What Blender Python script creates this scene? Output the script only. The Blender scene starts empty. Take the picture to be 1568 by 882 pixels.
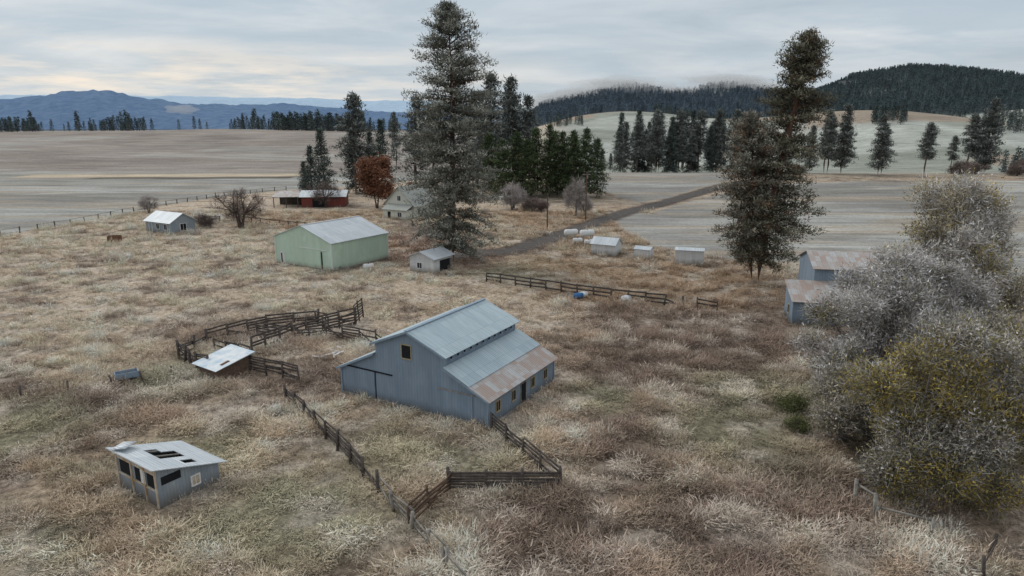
import bpy, math, random
import numpy as np
from mathutils import Vector, Matrix
random.seed(7)
S=bpy.context.scene
S.view_settings.view_transform='Standard'
try: S.view_settings.look='None'
except Exception: pass
S.view_settings.exposure=0
COL=S.collection

# ---------------------------------------------------------------- noise
def _h(ix,iy,s):
    n=(ix*374761393+iy*668265263+s*1442695041)&0x7fffffff
    n=((n^(n>>13))*1274126177)&0x7fffffff
    return ((n^(n>>16))&0xffff)/65535.0
def vnoise(x,y,s=0):
    x=np.asarray(x,float);y=np.asarray(y,float)
    ix=np.floor(x).astype(np.int64);iy=np.floor(y).astype(np.int64)
    fx=x-ix;fy=y-iy;fx=fx*fx*(3-2*fx);fy=fy*fy*(3-2*fy)
    a=_h(ix,iy,s);b=_h(ix+1,iy,s);c=_h(ix,iy+1,s);d=_h(ix+1,iy+1,s)
    return (a*(1-fx)+b*fx)*(1-fy)+(c*(1-fx)+d*fx)*fy
def fbm(x,y,s=0,o=4):
    r=0;a=.5;t=0
    for i in range(o):
        r=r+a*vnoise(x*2**i,y*2**i,s+i*17);t+=a;a*=.5
    return r/t
def ss(a,b,x):
    t=np.clip((x-a)/(b-a),0,1);return t*t*(3-2*t)

# ---------------------------------------------------------------- terrain
HA=[-.2,.015,.04,.07,.10,.13,.16,.19,.22,.25,.28,.31,.34,.37,.43,.455,.48,.52,.56,.60,.65,.73,.85,1.1,1.6]
HE=[0,.012,.034,.038,.044,.050,.056,.053,.046,.047,.053,.055,.050,.047,.046,.054,.064,.071,.076,.075,.069,.060,.052,.04,.03]
def tz(x,y):
    x=np.asarray(x,float);y=np.asarray(y,float)
    a=x/np.maximum(y,40.)
    wL=ss(.10,-.12,a);wR=1-wL
    zL=14*ss(300,640,y)-50*ss(690,1400,y)+2.2*np.sin(y/38.+x/120.)*ss(330,420,y)*(1-ss(600,690,y))
    zR=3*ss(200,300,y)-11*np.exp(-((y-430)/90.)**2)+ (19+10*ss(.2,.7,a))*ss(450,1100,y)
    zR=zR+(10*np.sin(x/120.+y/210.+.6)+6*np.sin(x/61.-y/150.))*ss(420,650,y)*(1-ss(1200,1500,y))
    hill=np.maximum(np.interp(a,HA,HE)*2200-28,0)
    z=wL*zL+wR*zR
    z=z+hill*ss(1200,2200,y)*(1-.6*ss(2300,3600,y))*(1+.30*(fbm(x/230,y/230,5)-.5)*ss(1200,1600,y))
    z=z+ss(300,450,y)*3.0*(fbm(x/130,y/130,3,3)-.5)
    z=z+.35*(fbm(x/14,y/14,9,3)-.5)*(1-ss(400,900,y))
    return z
def tzf(x,y): return float(tz(np.array([x]),np.array([y]))[0])

ROAD=[(-12,121.5),(-4.7,125),(.7,127.5),(6.1,137.3),(14,152),(28.6,179.5),(43,201),(56,220),(79,251),(95,266),(112,276)]
DRIVE=[(-4.7,125),(-12,135),(-20,150),(-26,164)]
def pdist(x,y,P):
    d=np.full(np.shape(x),1e9)
    for (ax,ay),(bx,by) in zip(P[:-1],P[1:]):
        dx,dy=bx-ax,by-ay
        t=np.clip(((x-ax)*dx+(y-ay)*dy)/(dx*dx+dy*dy),0,1)
        d=np.minimum(d,np.hypot(x-ax-t*dx,y-ay-t*dy))
    return d
def inpoly(x,y,P):
    r=np.zeros(np.shape(x),bool)
    n=len(P)
    for i in range(n):
        x1,y1=P[i];x2,y2=P[(i+1)%n]
        c=((y1>y)!=(y2>y))&(x<(x2-x1)*(y-y1)/((y2-y1)+1e-9)+x1)
        r^=c
    return r
FR=[(31,190),(25.5,172),(25,157),(26,143),(28,133),(35,122),(46,113),(60,106),(76,98),(110,88),(400,40),(900,200),(900,290),(300,268),(200,262),(130,262),(100,252),(79,238),(58,212),(44,193),(36,180)]
FL=[(-109,144),(-104,160),(-101,193),(-94,224),(-80,243),(-52,262),(-30,300),(-10,330),(30,900),(-3000,900),(-3000,-200),(-125,60),(-112,120)]
FM=[(38,206),(28,240),(20,285),(25,330),(70,335),(120,320),(112,286),(88,268),(66,240),(48,215)]
def sd(x,y,P):
    m=inpoly(x,y,P);d=pdist(x,y,P+[P[0]])
    return np.where(m,d,-d)
BR=[(22,72,15),(12,63,7),(31,83,10),(9,47,5),(3,34,7),(-6,66,5),(34,66,9),(-20,62,5),(-34,58,7),(16,80,8),(-30,74,8),(20,40,6),(12,36,6)]
GR=[(31,49,6),(-9,47,5),(-14,38,6),(17,50,6),(-32,62,5),(-3,45,4),(2,110,8),(26,56,5),(-24,46,4),(-40,50,5),(8,56,3),(-28,34,4),(20,58,4)]
OR=[(20,104,14),(34,100,10),(8,112,8),(28,92,6),(14,137,6),(10,170,18),(-12,180,14),(30,135,5),(-30,130,8),(-48,170,16),(12,98,8)]
RD=[(-14,122,8),(-26,120,6),(-20,140,9),(-8,118,5)]
def blobs(x,y,B,seed):
    m=np.zeros(np.shape(x))
    for bx,by,r in B:
        m=np.maximum(m,np.exp(-((x-bx)**2+(y-by)**2)/(r*r)))
    return np.clip(m*1.4+(fbm(x/4,y/4,seed)-.5)*1.9*np.sqrt(m),0,1)
def L3(a,b,t): return a+(b-a)*t[...,None]
def gcol(x,y):
    n1=fbm(x/11,y/8,21);n2=fbm(x/2.6,y/2.0,22,3);n3=fbm(x/26,y/18,24)
    straw=np.array([.60,.49,.375]);tan=np.array([.42,.325,.24]);brn=np.array([.20,.15,.122]);grn=np.array([.27,.27,.19])
    c=L3(np.broadcast_to(tan,x.shape+(3,)),straw,ss(.35,.65,n1*.45+n2*.2+.35*ss(15,-45,x-.2*(y-60))*ss(45,90,y)+.08))
    c=L3(c,grn,.4*ss(.54,.68,n3*.6+n2*.4)*(1-.8*ss(-15,-50,x)*ss(60,85,y)))
    c=L3(c,brn,.85*blobs(x,y,BR,31)); c=L3(c,brn*1.02,.75*ss(.54,.66,fbm(x/4.5,y/2.6,44)))
    c=L3(c,np.array([.235,.25,.16]),.55*blobs(x,y,GR,32))
    c=L3(c,np.array([.36,.25,.16]),.75*blobs(x,y,OR,33))
    c=L3(c,np.array([.25,.155,.12]),.8*blobs(x,y,RD,34))
    fr=ss(.54,.68,fbm(x/2.6,y/1.7,47,3));c=L3(c,np.array([.62,.55,.47]),.62*fr)
    return c
def fieldmask(x,y):
    w=(fbm(x/9,y/9,61)-.5)*3
    return np.maximum(np.maximum(ss(-1,1.2,sd(x,y,FR)+w),ss(-1,1.2,sd(x,y,FL)+w)),ss(-1,1.2,sd(x,y,FM)+w))

def axis(lo,hi,step,far,g):
    a=list(np.arange(lo,hi+.01,step));s=step
    while a[-1]<far: s*=g;a.append(a[-1]+s)
    return a
xr=axis(0,160,1.4,16000,1.06);xs=np.array([-v for v in xr[::-1][:-1]]+xr)
ys=np.array(axis(12,300,1.4,16000,1.025)); ys=np.concatenate([[-800,-300,-120,-50,-20,-5,4],ys])
X,Y=np.meshgrid(xs,ys);Z=tz(X,Y)
ny,nx=X.shape
V=np.stack([X,Y,Z],-1).reshape(-1,3)
i=np.arange(nx*ny).reshape(ny,nx)
Q=np.stack([i[:-1,:-1],i[:-1,1:],i[1:,1:],i[1:,:-1]],-1).reshape(-1,4)
fm=fieldmask(X,Y)
A_=X/np.maximum(Y,40)
c=gcol(X,Y)
fcol=L3(np.broadcast_to(np.array([.245,.24,.222]),X.shape+(3,)),np.array([.335,.335,.315]),ss(.38,.62,fbm(X/60,Y/22,71)))
fcol=L3(fcol,np.array([.19,.18,.165]),.55*ss(.5,.68,fbm(X/45,Y/8,72)))
fcol=L3(fcol,np.array([.34,.285,.22]),.6*ss(.57,.68,fbm(X/55,Y/6,77)))
warm=np.array([.27,.232,.205])
fcol=L3(fcol,warm,ss(300,345,Y)*ss(.1,-.1,A_)*.8)
fcol=L3(fcol,np.array([.37,.37,.34]),ss(.58,.72,fbm(X/90,Y/40,75))*ss(200,300,Y)*.5)
fr=L3(np.broadcast_to(np.array([.27,.285,.245]),X.shape+(3,)),np.array([.30,.25,.20]),ss(.50,.54,fbm(X/190,Y/120,80,2)))
fr=L3(fr,np.array([.40,.415,.38]),ss(.53,.57,fbm(X/230,Y/110,82,2))*.8)
c=L3(c,fr,ss(.0,.1,A_)*ss(268,330,Y))
c=L3(c,fcol,fm)
bm=np.exp(-((Y-(316+.05*X))/9)**2)*((X>-215)&(X<-95))
c=L3(c,np.array([.52,.43,.31]),bm*.9)
bm2=np.exp(-((Y-(303+.05*X))/5)**2)*((X>-180)&(X<-95));c=L3(c,np.array([.09,.075,.06]),bm2*.9)
forest=ss(1230,1290,Y+120*(fbm(X/160,Y/160,91)-.5)+0*X)*ss(.0,.03,A_)
c=L3(c,L3(np.broadcast_to(np.array([.09,.115,.115]),X.shape+(3,)),np.array([.20,.215,.20]),ss(.62,.68,fbm(X/110,Y/150,93))),forest)  # forest floor lightened, with distance haze mixed into its colour
c=L3(c,np.array([.07,.10,.13]),ss(1000,1500,Y)*ss(.02,-.03,A_))  # ground blends to blue with distance, painted haze
rd=ss(4.2,2.6,pdist(X,Y,ROAD)+1.2*(fbm(X/3,Y/3,55)-.5)); c=L3(c,np.array([.13,.11,.095]),rd)
rd2=ss(3.2,1.6,pdist(X,Y,DRIVE)); c=L3(c,np.array([.17,.14,.12]),rd2*.8)

def new_mesh(name,V,F3=None,F4=None,mi3=None,mi4=None,mats=(),col=None,smooth=False):
    me=bpy.data.meshes.new(name)
    n3=0 if F3 is None else len(F3);n4=0 if F4 is None else len(F4)
    me.vertices.add(len(V));me.vertices.foreach_set('co',np.asarray(V,np.float32).ravel())
    L=[];
    if n3:L.append(np.asarray(F3).ravel())
    if n4:L.append(np.asarray(F4).ravel())
    L=np.concatenate(L).astype(np.int32)
    me.loops.add(len(L));me.loops.foreach_set('vertex_index',L)
    st=np.concatenate([np.arange(n3)*3,n3*3+np.arange(n4)*4]).astype(np.int32)
    me.polygons.add(n3+n4);me.polygons.foreach_set('loop_start',st)
    try: me.polygons.foreach_set('loop_total',np.concatenate([np.full(n3,3),np.full(n4,4)]).astype(np.int32))
    except Exception: pass
    mi=np.zeros(n3+n4,np.int32)
    if mi3 is not None: mi[:n3]=mi3
    if mi4 is not None: mi[n3:]=mi4
    me.polygons.foreach_set('material_index',mi)
    if smooth: me.polygons.foreach_set('use_smooth',np.ones(n3+n4,bool))
    for m in mats: me.materials.append(m)
    if col is not None:
        at=me.color_attributes.new('Col','FLOAT_COLOR','POINT')
        cc=np.ones((len(V),4),np.float32);cc[:,:col.shape[1]]=col
        at.data.foreach_set('color',cc.ravel())
    me.update(calc_edges=True);me.validate()
    return me
def obj(name,me,parent=None,loc=(0,0,0),rot=(0,0,0),sc=(1,1,1)):
    o=bpy.data.objects.new(name,me);COL.objects.link(o)
    o.location=loc;o.rotation_euler=rot;o.scale=sc
    if parent:o.parent=parent
    return o

# ---------------------------------------------------------------- materials
class NT:
    def __init__(s,name):
        s.m=bpy.data.materials.new(name);s.m.use_nodes=True;s.t=s.m.node_tree;s.t.nodes.clear()
        s.out=s.n('ShaderNodeOutputMaterial');s.b=s.n('ShaderNodeBsdfPrincipled')
        s.l(s.b.outputs[0],s.out.inputs[0]);s.b.inputs['Roughness'].default_value=.85
        s.b.inputs['Specular IOR Level'].default_value=.2
    def n(s,t,**k):
        q=s.t.nodes.new(t)
        for a,b in k.items(): setattr(q,a,b)
        return q
    def l(s,a,b): s.t.links.new(a,b)
    def val(s,q,v):
        for k,x in v.items(): q.inputs[k].default_value=x
        return q
    def co(s,kind='Object'): return s.n('ShaderNodeTexCoord').outputs[kind]
    def mapping(s,vec,scale=(1,1,1),rot=(0,0,0)):
        q=s.n('ShaderNodeMapping');q.inputs['Scale'].default_value=scale;q.inputs['Rotation'].default_value=rot
        s.l(vec,q.inputs[0]);return q.outputs[0]
    def noise(s,vec,scale,detail=4,rough=.55,dist=0):
        q=s.n('ShaderNodeTexNoise');s.val(q,{'Scale':scale,'Detail':detail,'Roughness':rough,'Distortion':dist});s.l(vec,q.inputs['Vector']);return q.outputs[0]
    def rng(s,v,a,b,c,d):
        q=s.n('ShaderNodeMapRange');s.l(v,q.inputs[0])
        for i,x in enumerate((a,b,c,d)): q.inputs[i+1].default_value=x
        return q.outputs[0]
    def mix(s,f,a,b,mode='MIX'):
        q=s.n('ShaderNodeMix',data_type='RGBA',blend_type=mode)
        for i,x in ((0,f),(6,a),(7,b)):
            if hasattr(x,'links'): s.l(x,q.inputs[i])
            elif i==0:q.inputs[0].default_value=x
            else:q.inputs[i].default_value=tuple(x)+(1,) if len(x)==3 else x
        return q.outputs[2]
    def math(s,op,a,b=0):
        q=s.n('ShaderNodeMath',operation=op)
        for i,x in ((0,a),(1,b)):
            if hasattr(x,'links'): s.l(x,q.inputs[i])
            else:q.inputs[i].default_value=x
        return q.outputs[0]
    def bump(s,h,st=.5,d=.1):
        q=s.n('ShaderNodeBump');q.inputs['Strength'].default_value=st;q.inputs['Distance'].default_value=d
        s.l(h,q.inputs['Height']);s.l(q.outputs[0],s.b.inputs['Normal'])
    def gray(s,v):
        q=s.n('ShaderNodeCombineColor')
        for i in range(3): s.l(v,q.inputs[i])
        return q.outputs[0]
def simple(name,c1,c2=None,scale=2.,rough=.8,bump=.2,stretch=(1,1,1)):
    t=NT(name);v=t.mapping(t.co(),stretch)
    c2=c2 or tuple(x*.6 for x in c1)
    n=t.noise(v,scale,6,.65)
    t.l(t.mix(t.rng(n,.35,.65,0,1),c1,c2),t.b.inputs['Base Color']);t.b.inputs['Roughness'].default_value=rough
    if bump:t.bump(n,bump,.05)
    return t.m
def siding(name,c1,c2,dirt=(.15,.12,.09),rib=.3,horizontal=False):
    t=NT(name);co=t.co();sp=t.n('ShaderNodeSeparateXYZ');t.l(co,sp.inputs[0])
    u=sp.outputs[2] if horizontal else t.math('ADD',sp.outputs[0],sp.outputs[1])
    w=t.math('SINE',t.math('MULTIPLY',u,6.2832/rib))
    n=t.noise(t.mapping(co,(1,1,.15)),1.6,6,.6); n2=t.noise(co,.5,3)
    pan=t.math('FLOOR',t.math('DIVIDE',u,.9));wn=t.n('ShaderNodeTexWhiteNoise',noise_dimensions='1D');t.l(pan,wn.inputs['W'])
    col=t.mix(t.rng(n,.35,.7,0,1),c1,c2)
    col=t.mix(t.rng(wn.outputs[0],0,1,0,.22),col,tuple(x*.55 for x in c1))
    col=t.mix(t.rng(n2,.55,.75,0,.35),col,tuple(min(1,x*1.35) for x in c1))
    low=t.rng(t.math('SUBTRACT',sp.outputs[2],t.math('MULTIPLY',n,1.2)),-.5,.4,.8,0)
    col=t.mix(low,col,dirt)
    seam=t.rng(w,.8,1,0,.3);col=t.mix(seam,col,tuple(x*.5 for x in c1))
    t.l(col,t.b.inputs['Base Color']);t.b.inputs['Roughness'].default_value=.6
    t.bump(w,.35,.03);return t.m
def roofing(name,c1,c2,rust=(.30,.19,.13),ramt=.3,rib=.25,axis=0,pan=(.9,2.4)):
    t=NT(name);co=t.co();sp=t.n('ShaderNodeSeparateXYZ');t.l(co,sp.inputs[0])
    u=sp.outputs[axis];v_=sp.outputs[1-axis]
    w=t.math('SINE',t.math('MULTIPLY',u,6.2832/rib))
    cx=t.n('ShaderNodeCombineXYZ');t.l(t.math('FLOOR',t.math('DIVIDE',u,pan[0])),cx.inputs[0]);t.l(t.math('FLOOR',t.math('DIVIDE',v_,pan[1])),cx.inputs[1])
    wn=t.n('ShaderNodeTexWhiteNoise',noise_dimensions='2D');t.l(cx.outputs[0],wn.inputs['Vector'])
    n=t.noise(co,1.3,6,.65);n2=t.noise(co,.35,3)
    st=t.noise(t.mapping(co,(6,.6,.6) if axis==0 else (.6,6,.6)),1.,4)
    col=t.mix(wn.outputs[0],c1,c2);col=t.mix(t.rng(st,.42,.7,0,.5),col,tuple(x*.62 for x in c1))
    r=t.math('ADD',t.math('ADD',t.math('MULTIPLY',n,.5),t.math('MULTIPLY',n2,.3)),t.math('MULTIPLY',wn.outputs[0],.2))
    thr=.72-.42*ramt
    col=t.mix(t.rng(r,thr,thr+.12,0,.85),col,rust)
    seam=t.rng(t.math('FRACT',t.math('DIVIDE',u,pan[0])),.0,.07,.6,0);col=t.mix(seam,col,tuple(x*.4 for x in c1))
    seam2=t.rng(t.math('FRACT',t.math('DIVIDE',v_,pan[1])),.0,.04,.35,0);col=t.mix(seam2,col,tuple(x*.45 for x in c1))
    t.l(col,t.b.inputs['Base Color']);t.b.inputs['Roughness'].default_value=.5;t.b.inputs['Metallic'].default_value=.15
    t.bump(w,.4,.03);return t.m

def ground_mat():
    t=NT('ground_soil_grass');co=t.co();at=t.n('ShaderNodeAttribute',attribute_name='Col')
    fa=at.outputs['Alpha']
    n1=t.noise(co,.35,5,.6);n2=t.noise(co,1.6,8,.72,.6);n3=t.noise(t.mapping(co,(1,2.2,1),(0,0,.5)),5,5,.7)
    f=t.math('ADD',t.rng(n1,.3,.7,-.1,.1),t.rng(n2,.3,.72,.25,1.4))
    f=t.math('MULTIPLY',f,t.rng(n3,.3,.7,.65,1.3))
    g=t.mix(1,at.outputs['Color'],t.gray(f),'MULTIPLY')
    # furrows: long thin streaks, broken by clods and frost
    nf=t.noise(t.mapping(co,(.035,.5,1),(0,0,.22)),1.0,8,.75,1.0);nl=t.noise(co,.02,6,.6);ng=t.noise(co,1.0,9,.85,.4)
    nr=t.noise(t.mapping(co,(.02,.12,1),(0,0,.12)),1.0,6,.65,.8)
    ff=t.math('MULTIPLY',t.rng(nf,.32,.68,.66,1.30),t.rng(nl,.3,.7,.82,1.18));ff=t.math('MULTIPLY',ff,t.rng(ng,.3,.7,.60,1.36));ff=t.math('MULTIPLY',ff,t.rng(nr,.35,.65,.82,1.15))
    fc=t.mix(1,at.outputs['Color'],t.gray(ff),'MULTIPLY')
    t.l(t.mix(fa,g,fc),t.b.inputs['Base Color']);t.b.inputs['Roughness'].default_value=1.;t.b.inputs['Specular IOR Level'].default_value=.05
    h=t.math('MULTIPLY',n2,t.rng(fa,0,1,1,.35));t.bump(h,.8,.45)
    return t.m
alpha=np.clip(np.maximum(fm,ss(280,330,Y)),0,1)
obj('ground',new_mesh('ground',V,None,Q,mats=[ground_mat()],col=np.concatenate([c.reshape(-1,3),alpha.reshape(-1,1)],1),smooth=True))

def fol(name,rough=.85,var=.25):
    t=NT(name);at=t.n('ShaderNodeAttribute',attribute_name='Col');oi=t.n('ShaderNodeObjectInfo')
    t.l(t.mix(1,at.outputs['Color'],t.gray(t.rng(oi.outputs['Random'],0,1,1-var,1+var)),'MULTIPLY'),t.b.inputs['Base Color'])
    t.b.inputs['Roughness'].default_value=rough;t.b.inputs['Specular IOR Level'].default_value=.1;return t.m
M_fol=fol('needle_foliage',var=.12);M_leaf=fol('leaf_foliage',var=.05)
M_bark=simple('bark',(.14,.10,.08),(.06,.045,.04),3,.95,.6,(1,1,.3));M_barkred=simple('bark_ponderosa',(.17,.09,.055),(.07,.045,.035),3,.95,.6,(1,1,.3))
M_twig=simple('bark_frosted',(.22,.20,.19),(.10,.085,.08),3,.95,.4)
def tuft_mat():
    t=NT('grass_blades');at=t.n('ShaderNodeAttribute',attribute_name='tint',attribute_type='INSTANCER');a2=t.n('ShaderNodeAttribute',attribute_name='Col')
    t.l(t.mix(1,at.outputs['Color'],a2.outputs['Color'],'MULTIPLY'),t.b.inputs['Base Color']);t.b.inputs['Roughness'].default_value=.9;t.b.inputs['Specular IOR Level'].default_value=.1;return t.m
M_tuft=tuft_mat()

# ---------------------------------------------------------------- mesh accumulator
class Acc:
    def __init__(s): s.V=[];s.C=[];s.F3=[];s.F4=[];s.m3=[];s.m4=[];s.n=0
    def tris(s,V,C,m=0):
        k=len(V)//3;s.F3.append(np.arange(len(V)).reshape(-1,3)+s.n);s.m3.append(np.full(k,m));s.V.append(V);s.C.append(C);s.n+=len(V)
    def quads(s,V,F,m=0,c=(.2,.2,.2)):
        s.F4.append(np.asarray(F)+s.n);s.m4.append(np.full(len(F),m));s.V.append(np.asarray(V,float));s.C.append(np.tile(np.array(c,float),(len(V),1)));s.n+=len(V)
    def tube(s,P,R,m=1,k=5):
        P=np.asarray(P,float);n=len(P);V=[]
        for i in range(n):
            d=P[min(i+1,n-1)]-P[max(i-1,0)];d/=np.linalg.norm(d)+1e-9
            a=np.cross(d,[0,1,.3] if abs(d[1])<.8 else [1,0,0]);a/=np.linalg.norm(a)+1e-9;b=np.cross(d,a)
            for j in range(k):
                th=2*math.pi*j/k;V.append(P[i]+R[i]*(a*math.cos(th)+b*math.sin(th)))
        F=[(i*k+j,i*k+(j+1)%k,(i+1)*k+(j+1)%k,(i+1)*k+j) for i in range(n-1) for j in range(k)]
        s.quads(V,F,m)
    def box(s,p0,p1,w,h,m=0):
        p0=np.array(p0,float);p1=np.array(p1,float);d=p1-p0;d/=np.linalg.norm(d)+1e-9
        a=np.cross(d,[0,0,1]);
        if np.linalg.norm(a)<.1:a=np.array([1.,0,0])
        a/=np.linalg.norm(a);b=np.cross(a,d);V=[]
        for p in (p0,p1):
            for x,y in ((-1,-1),(1,-1),(1,1),(-1,1)): V.append(p+a*w/2*x+b*h/2*y)
        s.quads(V,[(3,2,1,0),(4,5,6,7),(0,1,5,4),(1,2,6,5),(2,3,7,6),(3,0,4,7)],m)
    def mesh(s,name,mats,smooth=False):
        c=lambda L:np.concatenate(L) if L else None
        return new_mesh(name,c(s.V),c(s.F3),c(s.F4),c(s.m3),c(s.m4),mats,c(s.C),smooth)
def unit(v): return v/(np.linalg.norm(v,axis=-1,keepdims=True)+1e-9)
def leaves(acc,cent,ccol,n,spread,length,width,rs,outdir=None,bias=.0,tip=1.3,m=0,flat=1.,var=.35,top=0.):
    N=len(cent)*n
    off=rs.normal(size=(N,3))*spread*np.array([1,1,flat])
    c=np.repeat(cent,n,0)+off
    d=rs.normal(size=(N,3))
    if outdir is not None:d=unit(d)+np.repeat(outdir,n,0)*bias
    d=unit(d);sd_=unit(np.cross(d,rs.normal(size=(N,3))))
    l=length*rs.uniform(.6,1.3,(N,1));w=width*rs.uniform(.6,1.3,(N,1))
    V=np.stack([c-sd_*w/2,c+sd_*w/2,c+d*l],1).reshape(-1,3)
    col=np.repeat(ccol,n,0)*rs.uniform(1-var,1+var,(N,1))*(1+top*np.clip(off[:,2:3]/(spread*flat+1e-6),-1.3,1.3))  # top shading painted in: upper leaves lighter, lower darker, partly as frost
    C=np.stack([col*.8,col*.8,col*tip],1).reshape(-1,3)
    acc.tris(V,np.clip(C,0,.8),m)

def conifer(name,seed,H,cb,prof,R,nb,ncl,npt,trunk_r,dark,frost,famt,lean=(0,0),len_=.8,wid=.28,spread=.45,bark=None,pitch=(-.25,.6),brown=None,gap=0,rough=(.6,1.12)):
    rs=np.random.RandomState(seed);a=Acc()
    def tp(z):
        t=z/H;return np.array([lean[0]*t**1.2+.3*math.sin(t*5+seed),lean[1]*t+.25*math.cos(t*4),z])
    zz=np.linspace(-.4,H*.98,12);a.tube([tp(z) for z in zz],[max(.05,trunk_r*(1-.93*z/H)*(1.25 if z<.5 else 1)) for z in zz],1,7)
    cents=[];cols=[];outs=[]
    pz=[p[0] for p in prof];pr=[p[1] for p in prof]
    dark=np.array(dark);frost=np.array(frost)
    for i in range(nb):
        t=(i+rs.rand())/nb; t=t**.92
        az=i*2.39996+rs.normal()*.5
        g=vnoise(np.array([t*H*.33]),np.array([seed+1.5*math.cos(az)+3*math.sin(az)]),3)[0]
        if gap and g<gap and rs.rand()<.85: continue
        z=cb+(H-cb)*t
        L=R*np.interp(t,pz,pr)*rs.uniform(*rough)*(.72+.5*g)
        pt=pitch[0]+(pitch[1]-pitch[0])*t**1.5+rs.normal()*.14
        b0=tp(z);d=np.array([math.cos(az)*math.cos(pt),math.sin(az)*math.cos(pt),math.sin(pt)])
        droop=-.10*L
        e=b0+d*L+np.array([0,0,droop*.5]);mid=b0+d*L*.5+np.array([0,0,-droop*.2])
        a.tube([b0,mid,e],[.03+.012*L,.02+.006*L,.012],1,3)
        k=max(2,int(round(ncl*L/R+1)))
        bl=rs.uniform(.65,1.25)
        for j in range(k):
            s=.25+.77*(j+rs.rand()*.8)/k
            p=b0+(mid-b0)*2*s if s<.5 else mid+(e-mid)*(2*s-1)
            side=np.array([-d[1],d[0],0])*rs.normal()*.22*L*s
            cents.append(p+side+np.array([0,0,rs.uniform(0,.25)]));outs.append(unit(d*.7+np.array([0,0,.7])+side*.2))
            f=np.clip(famt*(s**1.2)*rs.uniform(.5,1.4),0,1)
            cc=dark*(1-f)+frost*f
            if brown is not None and rs.rand()<brown[3]: cc=np.array(brown[:3])
            cols.append(cc*bl*rs.uniform(.8,1.2))
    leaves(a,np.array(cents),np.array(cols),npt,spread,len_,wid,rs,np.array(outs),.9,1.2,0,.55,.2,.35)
    return a.mesh(name,[M_fol,bark or M_bark])

# main pines
p1=[(0,.62),(.05,.88),(.14,1.),(.3,.95),(.45,.86),(.58,.80),(.68,.76),(.78,.68),(.86,.60),(.92,.42),(.97,.2),(1,.05)]
me=conifer('pine_big',11,41.5,2.2,p1,8.3,560,9,21,.75,(.06,.07,.052),(.40,.40,.355),.72,bark=M_barkred,len_=.55,wid=.15,spread=.46,gap=.40,rough=(.45,1.2))
obj('ponderosa_pine_tree',me,None,(-10.1,116,tzf(-10.1,116)))
p2=[(0,.45),(.1,.8),(.25,1.),(.4,.86),(.55,.76),(.7,.70),(.85,.58),(.94,.36),(1,.06)]
me=conifer('pine_two',23,35.5,3.2,p2,6.2,440,8,21,.85,(.062,.06,.038),(.29,.28,.21),.66,lean=(3.9,0),bark=M_barkred,len_=.55,wid=.15,spread=.46,brown=(.19,.12,.075,.08),gap=.42,rough=(.45,1.2))
obj('ponderosa_pine_tree',me,None,(37.4,101,tzf(37.4,101)))
p3=[(0,.35),(.2,.9),(.5,1.),(.7,.8),(.85,.6),(1,.1)]
me=conifer('pine_three',29,24.5,3.5,p3,5.2,240,7,21,.5,(.062,.06,.042),(.34,.32,.27),.68,lean=(-2.6,0),bark=M_barkred,len_=.55,wid=.15,spread=.46,brown=(.20,.13,.085,.12),gap=.40,rough=(.45,1.2))
obj('ponderosa_pine_tree',me,None,(36.7,101.6,tzf(36.7,101.6)))

# mid distance prototypes, 25 m tall
PP=[(0,.6),(.15,1),(.4,.85),(.7,.6),(.9,.32),(1,.05)];PS=[(0,1),(.3,.8),(.6,.5),(.85,.22),(1,.03)]
protoF=[conifer('frosty_pine_%d'%k,40+k,25,3+2*k,PP,4.8,150,5,11,.4,(.06,.073,.062),(.29,.305,.29),.65,len_=.8,wid=.27,spread=.55,gap=.36,rough=(.5,1.15)) for k in range(4)]
protoS=[conifer('dark_spruce_%d'%k,50+k,25,1.5,PS,5.8,130,5,11,.35,(.04,.06,.05),(.15,.175,.16),.5,len_=.8,wid=.27,spread=.5,pitch=(-.35,.5)) for k in range(2)]
protoG=[conifer('green_pine_%d'%k,60+k,25,2.0,[(0,.8),(.3,1),(.6,.75),(.85,.4),(1,.06)],5.3,130,5,11,.35,(.045,.07,.032),(.14,.17,.085),.5,len_=.8,wid=.27,spread=.55) for k in range(3)]
def put(name,protos,x,y,H,w=1.):
    me=random.choice(protos);s=H/25.
    z=tzf(x,y);obj(name,me,None,(x,y,z-.1),(0,0,random.uniform(0,6.28)),(s*w,s*w,s))
for x,y,H,w in [(-58,212,21,1.1),(-64,220,16,1.3),(-68,226,11,1.4),(-42,222,24,1.),(-47,232,20,1.1),(-53,232,23,1.)]: put('spruce_tree',protoS,x,y,H,w)
for x,y,H,w in [(-51,225,32,1.),(-32,232,31,1.2),(-27,236,29,1.2),(-7,235,38,1.),(0,240,37,1.),(-1,252,33,1.1),(5,246,31,1.),(-12,246,33,1.1),(-56,335,27,.8),(43,330,11,1),(47,331,9,1)]: put('pine_tree',protoF,x,y,H,w)
for x,y,H,w in [(-3,216,18,1.2),(1.5,220,20,1.2),(5,215,18,1.2),(8,222,21,1.1),(12,217,22,1.),(16,218,20,1.1),(19.5,214,19,1.2),(23,216,21,1.),(27,218,18,1.1),(14,226,20,1.2),(-7,224,20,1.2),(20,228,20,1.1)]: put('green_pine_tree',protoG,x,y,H,w)
ra=random.Random(8)
for (p0,p1_,cnt) in [(948,962,3),(966,1012,9),(1020,1052,8),(1058,1074,5),(1084,1126,8)]:
    for i in range(cnt):
        px=ra.uniform(p0,p1_);y=ra.uniform(318,352);x=(px-784)*y/1065;z=tzf(x,y);H=24+y*(184.3-ra.choice([170,174,180,188,194,200]))/1108-z
        put('pine_tree',protoF if i%3 else protoS,x,y,H,ra.uniform(.8,1.15))
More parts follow.
